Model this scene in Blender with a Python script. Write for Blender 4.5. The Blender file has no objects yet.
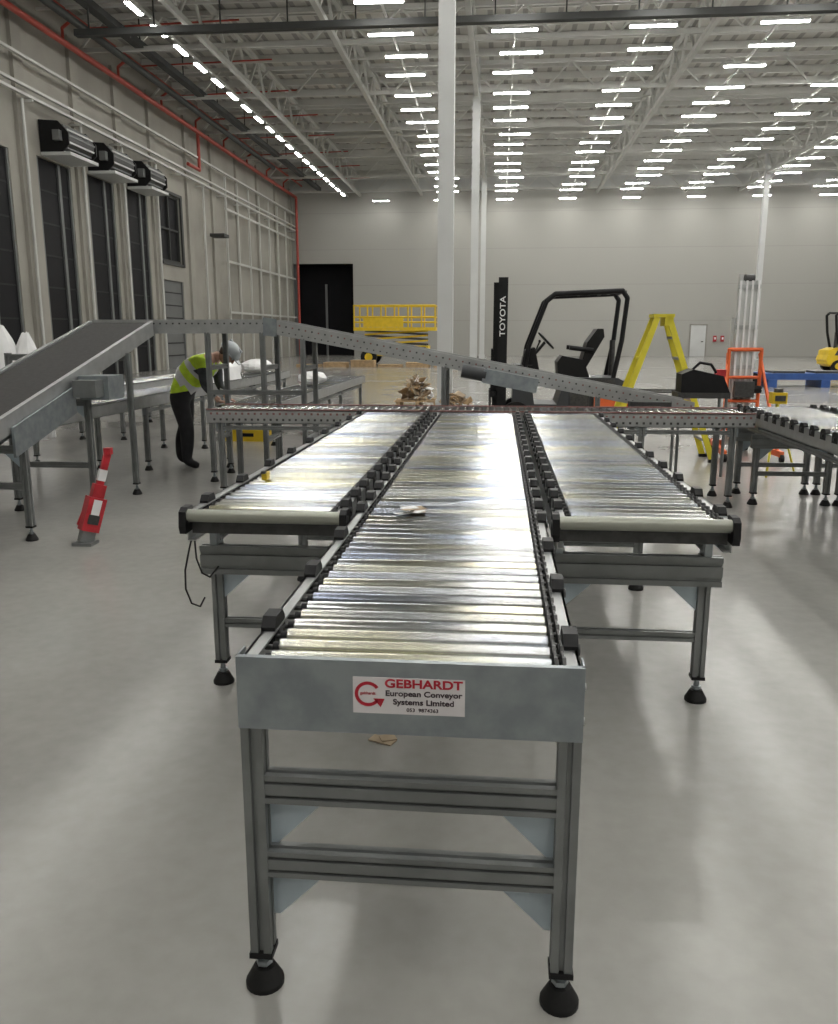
import bpy, math, random
from mathutils import Vector, Matrix
random.seed(7)
scene = bpy.context.scene
PI = math.pi

# ------------------------------------------------------------------ materials
def mat(name, col, rough=0.5, metal=0.0, noise=0.0, nscale=6.0, col2=None, emis=None, estr=0.0, bump=0.0, stretch=None, spec=None):
    m = bpy.data.materials.new(name); m.use_nodes = True
    nt = m.node_tree; b = nt.nodes['Principled BSDF']
    b.inputs['Base Color'].default_value = (*col, 1)
    b.inputs['Roughness'].default_value = rough
    b.inputs['Metallic'].default_value = metal
    if spec is not None: b.inputs['Specular IOR Level'].default_value = spec
    if emis:
        b.inputs['Emission Color'].default_value = (*emis, 1)
        b.inputs['Emission Strength'].default_value = estr
    tc = nt.nodes.new('ShaderNodeTexCoord')
    mp = nt.nodes.new('ShaderNodeMapping')
    nt.links.new(tc.outputs['Object'], mp.inputs['Vector'])
    if stretch: mp.inputs['Scale'].default_value = stretch
    n = nt.nodes.new('ShaderNodeTexNoise'); n.inputs['Scale'].default_value = nscale
    n.inputs['Detail'].default_value = 5
    nt.links.new(mp.outputs['Vector'], n.inputs['Vector'])
    r = nt.nodes.new('ShaderNodeValToRGB')
    c2 = col2 if col2 else tuple(max(0, c*(1-noise)) for c in col)
    c1 = col if col2 else tuple(min(1, c*(1+noise*0.5)) for c in col)
    r.color_ramp.elements[0].color = (*c2, 1); r.color_ramp.elements[0].position = 0.35
    r.color_ramp.elements[1].color = (*c1, 1); r.color_ramp.elements[1].position = 0.65
    nt.links.new(n.outputs['Fac'], r.inputs['Fac'])
    nt.links.new(r.outputs['Color'], b.inputs['Base Color'])
    if bump:
        bp = nt.nodes.new('ShaderNodeBump'); bp.inputs['Strength'].default_value = bump
        nt.links.new(n.outputs['Fac'], bp.inputs['Height'])
        nt.links.new(bp.outputs['Normal'], b.inputs['Normal'])
    return m

M_alu   = mat('galvanised_profile', (0.23,0.24,0.24), 0.40, 0.55, 0.15, 8)
M_zinc  = mat('zinc_plate', (0.35,0.385,0.40), 0.36, 0.7, 0.12, 14, col2=(0.27,0.30,0.32))
M_guss  = mat('gusset_plate', (0.50,0.58,0.64), 0.45, 0.25, 0.08, 10)
M_rail  = mat('rail_steel', (0.46,0.47,0.47), 0.35, 0.7, 0.1, 10)
M_dark  = mat('dark_steel', (0.08,0.08,0.08), 0.45, 0.6, 0.2, 30)
M_black = mat('black_plastic', (0.008,0.008,0.009), 0.5, 0.0, 0.2, 20, spec=.3)
M_rubber= mat('rubber', (0.010,0.010,0.010), 0.6, 0.0, 0.2, 20, spec=.3)
M_cream = mat('cream_tube', (0.36,0.37,0.32), 0.35, 0.5, 0.08, 6)
M_belt  = mat('conveyor_belt', (0.05,0.048,0.047), 0.7, 0.0, 0.15, 30, spec=.3)
M_red   = mat('red_paint', (0.45,0.025,0.035), 0.4, 0.0, 0.35, 8)
M_redp  = mat('red_pipe', (0.42,0.06,0.04), 0.45, 0.0, 0.1, 3)
M_redr  = mat('red_primer_strip', (0.30,0.15,0.14), 0.45, 0.3, 0.2, 9)
M_white = mat('white_plastic', (0.80,0.80,0.80), 0.5, 0.0, 0.06, 6)
M_label = mat('label_white', (0.70,0.67,0.68), 0.5, 0.0, 0.02, 6)
M_ink   = mat('label_ink', (0.06,0.04,0.05), 0.5)
M_lred  = mat('label_red', (0.45,0.015,0.035), 0.5)
M_yel   = mat('yellow_paint', (0.75,0.52,0.02), 0.45, 0.0, 0.1, 5)
M_lad   = mat('ladder_yellow', (0.72,0.62,0.04), 0.45, 0.0, 0.1, 5)
M_org   = mat('orange_paint', (0.80,0.15,0.04), 0.45, 0.0, 0.1, 5)
M_body  = mat('truck_grey', (0.045,0.048,0.052), 0.45, 0.0, 0.1, 5)
M_blue  = mat('blue_paint', (0.03,0.09,0.30), 0.5, 0.0, 0.15, 5)
M_card  = mat('cardboard', (0.42,0.33,0.23), 0.8, 0.0, 0.25, 9)
M_wood  = mat('timber', (0.45,0.31,0.17), 0.8, 0.0, 0.25, 9)
M_conc  = mat('concrete_wall', (0.36,0.345,0.305), 0.85, 0.0, 0.12, 0.6, bump=0.05)
M_concd = mat('concrete_trim', (0.31,0.30,0.27), 0.85, 0.0, 0.12, 1.0)
M_colm  = mat('column_white', (0.56,0.57,0.56), 0.5, 0.0, 0.03, 2)
M_truss = mat('truss_grey', (0.58,0.58,0.55), 0.5, 0.1, 0.05, 2)
M_trayd = mat('cable_tray_dark', (0.05,0.052,0.05), 0.6, 0.2, 0.1, 2)
M_opdark = mat('door_dark', (0.010,0.010,0.012), 0.6, 0.0, 0.2, 1, spec=.2)  # near-black colour, paints in the darkness inside the wall openings
M_doorg = mat('door_grey', (0.16,0.165,0.165), 0.5, 0.1, 0.1, 1)
M_hiv   = mat('hivis_yellow', (0.60,0.82,0.05), 0.7, 0.0, 0.15, 15)
M_refl  = mat('reflective_tape', (0.65,0.66,0.66), 0.4, 0.2, 0.05, 15)
M_trou  = mat('black_trousers', (0.012,0.012,0.014), 0.85, 0.0, 0.3, 15)
M_slee  = mat('grey_sleeve', (0.05,0.055,0.06), 0.85, 0.0, 0.3, 15)
M_skin  = mat('skin', (0.50,0.30,0.22), 0.5, 0.0, 0.06, 10)
M_hair  = mat('hair', (0.05,0.035,0.025), 0.7, 0.0, 0.2, 40)
M_helm  = mat('helmet', (0.42,0.45,0.47), 0.35, 0.0, 0.04, 10)

def roller_mat(k, tint, r0):
    m = bpy.data.materials.new('zinc_rollers_%d'%k); m.use_nodes = True
    nt = m.node_tree; b = nt.nodes['Principled BSDF']
    b.inputs['Metallic'].default_value = 1.0
    tc = nt.nodes.new('ShaderNodeTexCoord'); mp = nt.nodes.new('ShaderNodeMapping')
    mp.inputs['Scale'].default_value = (0.9, 2.5, 1.0); mp.inputs['Location'].default_value=(k*.15,0,0)
    nt.links.new(tc.outputs['Object'], mp.inputs['Vector'])
    n = nt.nodes.new('ShaderNodeTexNoise'); n.inputs['Scale'].default_value = 2.0; n.inputs['Detail'].default_value = 4
    nt.links.new(mp.outputs['Vector'], n.inputs['Vector'])
    r = nt.nodes.new('ShaderNodeValToRGB'); cr = r.color_ramp
    T=lambda c: tuple(c[i]*tint[i] for i in range(3))+(1,)
    cr.elements[0].position = 0.32; cr.elements[0].color = T((0.43,0.48,0.58))
    cr.elements[1].position = 0.70; cr.elements[1].color = T((0.58,0.56,0.42))
    e = cr.elements.new(0.5); e.color = T((0.52,0.53,0.52))
    nt.links.new(n.outputs['Fac'], r.inputs['Fac']); nt.links.new(r.outputs['Color'], b.inputs['Base Color'])
    b.inputs['Roughness'].default_value = r0
    return m
ROLLS = [roller_mat(0,(1,1,1),.15),roller_mat(1,(.82,.83,.85),.20),roller_mat(2,(1.08,1.07,1.02),.12),roller_mat(3,(.66,.67,.70),.17),roller_mat(4,(.92,.94,1.0),.24)]

def floor_mat():
    m = bpy.data.materials.new('screed_floor'); m.use_nodes = True
    nt = m.node_tree; b = nt.nodes['Principled BSDF']; L = nt.links
    tc = nt.nodes.new('ShaderNodeTexCoord')
    n1 = nt.nodes.new('ShaderNodeTexNoise'); n1.inputs['Scale'].default_value = 0.55; n1.inputs['Detail'].default_value = 7
    n2 = nt.nodes.new('ShaderNodeTexNoise'); n2.inputs['Scale'].default_value = 14; n2.inputs['Detail'].default_value = 6
    L.new(tc.outputs['Object'], n1.inputs['Vector']); L.new(tc.outputs['Object'], n2.inputs['Vector'])
    r = nt.nodes.new('ShaderNodeValToRGB')
    r.color_ramp.elements[0].position = 0.3; r.color_ramp.elements[0].color = (0.285,0.278,0.262,1)
    r.color_ramp.elements[1].position = 0.7; r.color_ramp.elements[1].color = (0.37,0.362,0.34,1)
    L.new(n1.outputs['Fac'], r.inputs['Fac'])
    r2 = nt.nodes.new('ShaderNodeValToRGB')
    r2.color_ramp.elements[0].position = 0.3; r2.color_ramp.elements[0].color = (0.91,0.91,0.91,1)
    r2.color_ramp.elements[1].position = 0.7; r2.color_ramp.elements[1].color = (1,1,1,1)
    L.new(n2.outputs['Fac'], r2.inputs['Fac'])
    mx = nt.nodes.new('ShaderNodeMixRGB'); mx.blend_type = 'MULTIPLY'; mx.inputs['Fac'].default_value = 1
    L.new(r.outputs['Color'], mx.inputs['Color1']); L.new(r2.outputs['Color'], mx.inputs['Color2'])
    L.new(mx.outputs['Color'], b.inputs['Base Color'])
    mr = nt.nodes.new('ShaderNodeMapRange'); mr.inputs['To Min'].default_value = 0.13; mr.inputs['To Max'].default_value = 0.27
    L.new(n1.outputs['Fac'], mr.inputs['Value']); L.new(mr.outputs['Result'], b.inputs['Roughness'])
    b.inputs['Specular IOR Level'].default_value = 0.55
    return m
M_floor = floor_mat()

def panel_mat(name, col, colj, axis_scale, width=0.02):
    m = bpy.data.materials.new(name); m.use_nodes = True
    nt = m.node_tree; b = nt.nodes['Principled BSDF']; L = nt.links
    b.inputs['Roughness'].default_value = 0.7
    tc = nt.nodes.new('ShaderNodeTexCoord'); sp = nt.nodes.new('ShaderNodeSeparateXYZ')
    L.new(tc.outputs['Object'], sp.inputs['Vector'])
    ax, per = axis_scale
    dv = nt.nodes.new('ShaderNodeMath'); dv.operation = 'DIVIDE'; dv.inputs[1].default_value = per
    L.new(sp.outputs[ax], dv.inputs[0])
    fr = nt.nodes.new('ShaderNodeMath'); fr.operation = 'FRACT'; L.new(dv.outputs[0], fr.inputs[0])
    lt = nt.nodes.new('ShaderNodeMath'); lt.operation = 'LESS_THAN'; lt.inputs[1].default_value = width
    L.new(fr.outputs[0], lt.inputs[0])
    mx = nt.nodes.new('ShaderNodeMixRGB'); mx.inputs['Color1'].default_value = (*col,1); mx.inputs['Color2'].default_value = (*colj,1)
    L.new(lt.outputs[0], mx.inputs['Fac']); L.new(mx.outputs['Color'], b.inputs['Base Color'])
    return m
M_farw = panel_mat('cladding_panels', (0.37,0.365,0.335), (0.33,0.325,0.30), (2, 2.4), 0.02)
M_deck = panel_mat('roof_deck', (0.52,0.51,0.47), (0.30,0.29,0.27), (0, 0.6), 0.3)
M_lamp = mat('lamp_emitter', (1,1,1), 0.5, emis=(1.0,0.985,0.94), estr=50.0)

# ------------------------------------------------------------------ mesh builder
class MB:
    def __init__(s): s.V=[]; s.F=[]; s.MI=[]; s.SM=[]; s.mats=[]
    def mi(s,m):
        if m not in s.mats: s.mats.append(m)
        return s.mats.index(m)
    def add(s, vs, fs, m, smooth=False):
        o=len(s.V); s.V += [tuple(v) for v in vs]; k=s.mi(m)
        for f in fs: s.F.append([o+i for i in f]); s.MI.append(k); s.SM.append(smooth)
    def box(s, c, sz, m, R=None):
        c=Vector(c); vs=[]
        for dx in (-.5,.5):
            for dy in (-.5,.5):
                for dz in (-.5,.5):
                    v=Vector((dx*sz[0],dy*sz[1],dz*sz[2]))
                    if R is not None: v=R@v
                    vs.append(c+v)
        s.add(vs,[(0,1,3,2),(4,6,7,5),(0,4,5,1),(2,3,7,6),(0,2,6,4),(1,5,7,3)],m)
    def bb(s, x0,x1,y0,y1,z0,z1,m): s.box(((x0+x1)/2,(y0+y1)/2,(z0+z1)/2),(x1-x0,y1-y0,z1-z0),m)
    def frame(s,p0,p1,up=(0,0,1)):
        d=(Vector(p1)-Vector(p0)); L=d.length; d.normalize(); u=Vector(up)
        if abs(d.dot(u))>0.98: u=Vector((0,1,0)) if abs(d.y)<.9 else Vector((1,0,0))
        a=d.cross(u).normalized(); b=a.cross(d).normalized()
        return d,a,b,L
    def beam(s,p0,p1,w,h,m,up=(0,0,1)):
        d,a,b,L=s.frame(p0,p1,up); p0=Vector(p0); p1=Vector(p1)
        vs=[p+a*i*w/2+b*j*h/2 for p in (p0,p1) for i,j in ((-1,-1),(1,-1),(1,1),(-1,1))]
        s.add(vs,[(0,1,2,3),(7,6,5,4),(0,4,5,1),(1,5,6,2),(2,6,7,3),(3,7,4,0)],m)
    def sect(s,p0,p1,prof,m,up=(0,0,1),smooth=False):
        d,a,b,L=s.frame(p0,p1,up); p0=Vector(p0); p1=Vector(p1); n=len(prof)
        vs=[p+a*x+b*y for p in (p0,p1) for x,y in prof]
        s.add(vs,[(i,(i+1)%n,n+(i+1)%n,n+i) for i in range(n)],m,smooth)
        s.add(vs[:n],[tuple(range(n))],m); s.add(vs[n:],[tuple(range(n))],m)
    def prof(s,p0,p1,w,h,m,up=(0,0,1)):
        P=[]
        for k in range(4):
            c=[(-.5,-.5),(-.13,-.5),(-.10,-.30),(.10,-.30),(.13,-.5)]
            for x,y in c:
                a=k*PI/2; P.append(((x*math.cos(a)-y*math.sin(a)),(x*math.sin(a)+y*math.cos(a))))
        P=[(x*w,y*h) for x,y in P]
        s.sect(p0,p1,P,m,up)
    def cyl(s,p0,p1,r,m,seg=12,r2=None,caps=True,smooth=True):
        if r2 is None: r2=r
        d,a,b,L=s.frame(p0,p1); p0=Vector(p0); p1=Vector(p1)
        A=[a*math.cos(t*2*PI/seg)+b*math.sin(t*2*PI/seg) for t in range(seg)]
        v0=[p0+x*r for x in A]; v1=[p1+x*r2 for x in A]
        s.add(v0+v1,[(i,(i+1)%seg,seg+(i+1)%seg,seg+i) for i in range(seg)],m,smooth)
        if caps:
            s.add(v0,[tuple(range(seg))],m); s.add(v1,[tuple(range(seg))],m)
    def tube(s,pts,r,m,seg=8):
        for i in range(len(pts)-1): s.cyl(pts[i],pts[i+1],r,m,seg)
        for p in pts[1:-1]: s.ball(p,(r,r,r),m,seg=seg)
    def extr(s,pts,vec,m):
        pts=[Vector(p) for p in pts]; v=Vector(vec); n=len(pts)
        s.add(pts+[p+v for p in pts],[tuple(range(n)),tuple(range(2*n-1,n-1,-1))]+[(i,(i+1)%n,n+(i+1)%n,n+i) for i in range(n)],m)
    def ball(s,c,r,m,R=None,seg=12,half=False,jit=0):
        c=Vector(c); rings=seg//2; vs=[]; fs=[]
        top=PI/2; bot=0 if half else -PI/2
        for j in range(rings+1):
            ph=top+(bot-top)*j/rings
            for i in range(seg):
                th=2*PI*i/seg
                k=1+random.uniform(-jit,jit)
                v=Vector((r[0]*math.cos(ph)*math.cos(th)*k,r[1]*math.cos(ph)*math.sin(th)*k,r[2]*math.sin(ph)*k))
                if R is not None: v=R@v
                vs.append(c+v)
        for j in range(rings):
            for i in range(seg):
                fs.append((j*seg+i,j*seg+(i+1)%seg,(j+1)*seg+(i+1)%seg,(j+1)*seg+i))
        s.add(vs,fs,m,jit==0)
    def build(s,name,mtx=None,parent=None):
        me=bpy.data.meshes.new(name)
        vs=[tuple((mtx@Vector(v))) for v in s.V] if mtx is not None else s.V
        me.from_pydata(vs,[],s.F)
        for m in s.mats: me.materials.append(m)
        me.polygons.foreach_set('material_index',s.MI); me.polygons.foreach_set('use_smooth',s.SM)
        me.update()
        o=bpy.data.objects.new(name,me); scene.collection.objects.link(o)
        if parent: o.parent=parent
        return o

def text_mesh(parent,name,txt,size,mtx,m,sx=1.0,bold=0.012):
    cu=bpy.data.curves.new(name,'FONT'); cu.body=txt; cu.size=size; cu.align_x='CENTER'; cu.align_y='CENTER'
    cu.extrude=0.0004; cu.offset=size*bold
    o=bpy.data.objects.new(name+'_c',cu); scene.collection.objects.link(o)
    bpy.context.view_layer.update()
    me=bpy.data.meshes.new_from_object(o.evaluated_get(bpy.context.evaluated_depsgraph_get()))
    bpy.data.objects.remove(o)
    me.transform(mtx@Matrix.Diagonal((sx,1,1,1))); me.materials.clear(); me.materials.append(m)
    t=bpy.data.objects.new(name,me); scene.collection.objects.link(t); t.parent=parent
    return t

# ------------------------------------------------------------------ room shell
XL,XR,YB,YF,ZR = -14.5,34.0,-12.0,60.0,12.3
b=MB(); b.bb(XL-1,XR+.3,YB-.3,YF+4,-.2,0,M_floor); b.build('floor')
b=MB(); b.bb(XL-.4,XR+.3,YB-.3,YF+.3,ZR,ZR+.2,M_deck); b.build('ceiling')
b=MB(); b.bb(XR,XR+.3,YB,YF,0,ZR,M_farw); b.build('wall_right')
b=MB(); b.bb(XL,XR,YB-.3,YB,0,ZR,M_farw); b.build('wall_back')
b=MB()
b.bb(-10.2,XR,YF,YF+.3,0,ZR,M_farw); b.bb(XL,-10.2,YF,YF+.3,6.3,ZR,M_farw)
b.bb(XL+.02,XR-.02,YF-.25,YF-.01,10.95,ZR-.02,M_colm)
b.build('wall_far')
b=MB()
b.bb(XL-.3,-10.2,YF+2.6,YF+2.7,0,6.4,M_opdark); b.bb(XL-.3,-10.2,YF+.32,YF+2.6,6.3,6.4,M_opdark)
b.bb(XL-.4,XL-.3,YF+.32,YF+2.7,0,6.4,M_opdark); b.bb(-10.2,-10.1,YF+.32,YF+2.7,0,6.4,M_opdark)
b.bb(-14.5,-14.25,YF+.35,YF+.5,0,6.3,M_doorg); b.bb(-12.5,-12.35,YF+1.5,YF+1.6,0,5.0,M_doorg)
b.build('door_1')  # open doorway; its darkness is painted onto a near-black box behind
b=MB()
b.bb(13.0,14.0,YF-.06,YF-.01,0.01,2.1,M_colm); b.bb(12.92,13.0,YF-.09,YF-.01,0.01,2.18,M_concd)
b.bb(14.0,14.08,YF-.09,YF-.01,0.01,2.18,M_concd); b.bb(12.92,14.08,YF-.09,YF-.01,2.1,2.18,M_concd)
b.cyl((13.85,YF-.12,1.0),(13.7,YF-.12,1.0),.03,M_dark,8)
b.build('door_2')
b=MB()
for x in (14.5,15.0):
    b.bb(x,x+.2,YF-.2,YF-.01,1.0,1.4,M_red); b.bb(x+.05,x+.15,YF-.22,YF-.2,1.15,1.3,M_white)
b.build('fire_point_box')
holes=[(21.9,25.2,0,6.9),(26.75,28.9,0,7.0),(30.05,32.15,0,7.05),(33.25,35.2,0,7.1),(36.5,38.8,0,3.85)]
b=MB(); y=YB
for (a0,a1,z0,z1) in holes:
    b.bb(XL-.4,XL,y,a0,0,ZR,M_conc)
    if a0==36.5:
        b.bb(XL-.4,XL,a0,a1,z1,4.6,M_conc); b.bb(XL-.4,XL,a0,a1,7.5,ZR,M_conc)
    else: b.bb(XL-.4,XL,a0,a1,z1,ZR,M_conc)
    y=a1
b.bb(XL-.4,XL,y,YF,0,ZR,M_conc)
b.build('wall_left')
n=3
for (a0,a1,z0,z1) in holes:
    d=MB(); ml=M_opdark if a0!=36.5 else M_doorg  # near-black leaf paints in the dark of the opening; last one is grey
    d.bb(XL-.16,XL-.08,a0+.02,a1-.02,0.01,z1-.02,ml)
    d.bb(XL-.08,XL-.02,a0+.02,a0+.10,0.01,z1-.02,M_doorg); d.bb(XL-.08,XL-.02,a1-.10,a1-.02,0.01,z1-.02,M_doorg)
    for k in range(1,7): d.bb(XL-.08,XL-.07,a0+.1,a1-.1,z1*k/7,z1*k/7+.05,M_black)
    if a0<35: d.bb(XL-.08,XL-.02,(a0+a1)/2+.25,(a0+a1)/2+.40,.01,z1-.03,M_doorg)
    d.build('door_%d'%n); n+=1
w=MB(); w.bb(XL-.2,XL-.14,36.52,38.78,4.62,7.48,M_opdark)
for zz in (4.65,6.0,7.4): w.bb(XL-.14,XL-.04,36.52,38.78,zz,zz+.08,M_trayd)
for yy in (36.55,37.55,38.67): w.bb(XL-.14,XL-.04,yy,yy+.08,4.65,7.45,M_trayd)
w.bb(XL+.0,XL+.08,38.8,39.0,4.5,7.6,M_trayd); w.bb(XL,XL+.08,36.4,39.0,4.5,4.62,M_trayd); w.bb(XL,XL+.08,36.4,39.0,7.5,7.62,M_trayd)
w.build('window_1')
for yc,wd in ((27.95,1.9),(31.1,1.9),(34.2,1.7)):
    d=MB(); x=XL+.55; y0,y1=yc-wd/2,yc+wd/2; zc=7.6
    d.cyl((x,y0+.08,zc),(x,y1-.08,zc),.38,M_dark,20)
    for yy in (y0,y1-.06):
        d.extr([(XL+.02,yy,zc-.45),(XL+.02,yy,zc+.5),(x+.1,yy,zc+.45),(x+.42,yy,zc+.1),(x+.42,yy,zc-.25),(x+.2,yy,zc-.45)],(0,.06,0),M_black)
    for k in range(9):
        a=math.radians(-80+k*28); d.beam((x+.39*math.cos(a),y0+.09,zc+.39*math.sin(a)),(x+.39*math.cos(a),y1-.09,zc+.39*math.sin(a)),.05,.05,M_doorg if k%2 else M_colm)
    d.bb(XL+.02,x+.45,y0,y1,zc-.56,zc-.46,M_colm)
    d.bb(x+.0,x+.22,y0-.2,y0-.002,zc-.15,zc+.15,M_doorg)
    d.build('roller_shutter')
t=MB()
for yy in (20.9,25.95,29.45,32.7,35.85,39.9,43.4,47.5,51.6,55.7,59.6,15,9,3,-3,-9):
    t.bb(XL+.001,XL+.12,yy-.27,yy+.27,0,11.2,M_conc)
t.build('trim_1')
t=MB()
for zz,xx in ((8.45,.30),(8.7,.30),(9.5,.34)):
    t.bb(XL+xx-.02,XL+xx+.10,YB+.1,YF-.1,zz,zz+.08,M_truss)
for yy in range(-10,60,3): t.bb(XL,XL+.44,yy,yy+.06,8.35,8.42,M_truss)
for yy in (25.8,29.4,32.6,35.8,41.5):
    t.cyl((XL+.22,yy,0.02),(XL+.22,yy,8.4),.05,M_truss,8)
t.bb(XL+.28,XL+1.0,42,42.8,6.2,6.35,M_trayd)
for yy in (44.5,46.5,48.6,50.7,52.8,54.9,57): t.bb(XL+.3,XL+.38,yy,yy+.10,0.02,9.4,M_truss)
for zz in (2.6,5.2,7.8): t.bb(XL+.28,XL+.36,44.5,59.5,zz,zz+.1,M_truss)
t.build('trim_2')
t=MB()
t.tube([(XL+.55,YB+.2,10.6),(XL+.55,59.4,10.6)],.10,M_redp)
t.tube([(XL+1.0,YB+.2,11.3),(XL+1.0,59.2,11.3)],.06,M_redp)
for yy in range(-8,60,4):
    t.tube([(XL+1.0,yy,11.3),(XL+.55,yy,11.0),(XL+.55,yy,10.6)],.05,M_redp,6)
    t.tube([(XL+1.0,yy+1,11.3),(XL+6,yy+1,11.4)],.03,M_redp,6)
t.tube([(XL+.55,59.4,10.6),(XL+.55,59.4,0.05)],.09,M_redp)
t.tube([(XL+.45,40.5,10.6),(XL+.45,40.5,9.0),(XL+.45,39.0,9.0)],.08,M_redp)
t.build('red_sprinkler_pipe')

r=MB()
y=YB+1.0
while y<YF:
    r.bb(XL+.05,XR-.05,y,y+.10,ZR-.28,ZR-.02,M_truss); y+=1.6
r.build('roof_purlins')
def truss(mb,p0,p1,zb,zt,step,w,m):
    p0=Vector(p0);p1=Vector(p1);L=(p1-p0).length;d=(p1-p0)/L
    up=Vector((0,0,1))
    A=lambda s,z: p0+d*s+up*z
    mb.beam(A(0,zb),A(L,zb),w,w,m); mb.beam(A(0,zt),A(L,zt),w,w,m)
    n=int(L/step)
    for i in range(n):
        s0=i*step; mb.beam(A(s0,zb),A(s0+step/2,zt),w*.55,w*.55,m); mb.beam(A(s0+step/2,zt),A(s0+step,zb),w*.55,w*.55,m)
r=MB()
for yy in (6,12,18,24,30,36,42,48,54,59.3):
    truss(r,(XL+.1,yy,0),(XR-.1,yy,0),10.95,ZR-.35,2.0,.13,M_truss)
for yy in (9,15,21,27.3,33,39,45,51,57):
    r.bb(XL+.1,XR-.1,yy,yy+.07,11.3,11.37,M_truss)
r.build('roof_cross_trusses')
r=MB()
for xx in (-9.6,-5.4,-1.06,6.3,15.5,23.5):
    truss(r,(xx,YB+.1,0),(xx,YF-.1,0),10.75,ZR-.35,2.4,.16,M_truss)
for xx in (-3.48,.3,4.4,8.2,12.0,16.0,20.0,24.0,-10.4):
    r.bb(xx-.03,xx+.03,YB+.2,YF-.3,10.62,10.70,M_truss)
r.build('roof_main_trusses')
r=MB()
r.bb(XL+1.8,XR-.1,26.2,26.45,10.18,10.36,M_trayd)
for k in range(22): r.bb(XL+2.2+2*k,XL+2.24+2*k,26.3,26.34,10.36,12.0,M_trayd)
r.build('cable_tray')
r=MB(); r.bb(-12.4,-12.1,YB+.2,YF-1,10.95,11.15,M_trayd)
for k in range(18): r.bb(-12.27,-12.23,YB+2+4*k,YB+2.04+4*k,11.15,12.1,M_trayd)
r.build('cable_tray')
r=MB(); r.tube([(-13.0,YB+.2,10.8),(-13.0,50,10.8)],.12,M_trayd); r.build('drain_pipe')
for x,yy in ((-1.06,17.0),(-1.06,36.0),(-1.06,54.0),(15.5,54.0),(15.5,17.0)):
    c=MB(); c.bb(x-.15,x+.15,yy-.15,yy+.15,0.02,ZR-.03,M_colm); c.bb(x-.28,x+.28,yy-.28,yy+.28,0,.025,M_colm)
    c.bb(x-.18,x+.18,yy-.18,yy+.18,.02,.25,M_colm)
    for sx in (-.22,.22):
        for sy in (-.22,.22): c.cyl((x+sx,yy+sy,.02),(x+sx,yy+sy,.07),.02,M_dark,8)
    c.build('steel_column')

def lightrow(pos,lx,ly,name='ceiling_light_row'):
    q=MB()
    for (x,yy,z) in pos:
        q.bb(x-lx/2,x+lx/2,yy-ly/2,yy+ly/2,z,z+.07,M_colm)
        q.bb(x-lx/2+.02,x+lx/2-.02,yy-ly/2+.01,yy+ly/2-.01,z-.03,z-.001,M_lamp)
    q.build(name)
lightrow([(-10.4,-9+1.8*i,10.5) for i in range(38)],.17,.98)
for X in (-3.48,.3,4.4,8.2,12.0,16.0,20.0,24.0):
    p=[]; k=0; yy=-8.6
    while yy<58.5:
        p.append((X+(0.25 if k%5==2 else 0),yy,10.52)); yy+=2.1 if k%3 else 2.6; k+=1
    lightrow(p,1.4,.16)
lightrow([(-8+4.1*i,58.6,10.2) for i in range(10)],1.1,.14)

# ------------------------------------------------------------------ conveyors
def foot(mb,x,y,s=1.0,zl=.09):
    mb.cyl((x,y,.0),(x,y,.012),.046*s,M_rubber,20)
    mb.cyl((x,y,.012),(x,y,.05),.046*s,M_rubber,20,r2=.026*s)
    mb.cyl((x,y,.05),(x,y,zl+.01),.012,M_zinc,10)
    mb.cyl((x,y,.056),(x,y,.068),.02,M_zinc,6,smooth=False)
    mb.box((x,y,zl+.008),(.056,.056,.014),M_black)
def leg(mb,x,y,zt,w=.05,zl=.10):
    foot(mb,x,y,zl=zl); mb.prof((x,y,zl+.012),(x,y,zt),w,w,M_alu)
def gusset(mb,x,z,y,sx,s=.11):
    mb.extr([(x,y-.003,z),(x+sx*s*1.1,y-.003,z),(x,y-.003,z-s)],(0,.006,0),M_guss)
def gusset_trap(mb,x,z,y,sx,s=.11):
    mb.extr([(x,y-.003,z),(x+sx*s*1.05,y-.003,z),(x+sx*s*.98,y-.003,z-s*.15),(x+sx*s*.12,y-.003,z-s),(x,y-.003,z-s)],(0,.006,0),M_guss)
def block(mb,x,y,z,w=.034,l=.10,h=.032):
    mb.extr([(x-w/2,y-l/2,z-.05),(x-w/2,y+l/2,z-.05),(x-w/2,y+l/2,z+h*.2),(x-w/2,y+l*.28,z+h*.9),(x-w/2,y-l*.28,z+h*.9),(x-w/2,y-l/2,z+h*.2)],(w,0,0),M_black)
    mb.cyl((x-w*.75,y,z-.02),(x+w*.75,y,z-.02),.014,M_dark,8)

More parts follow.
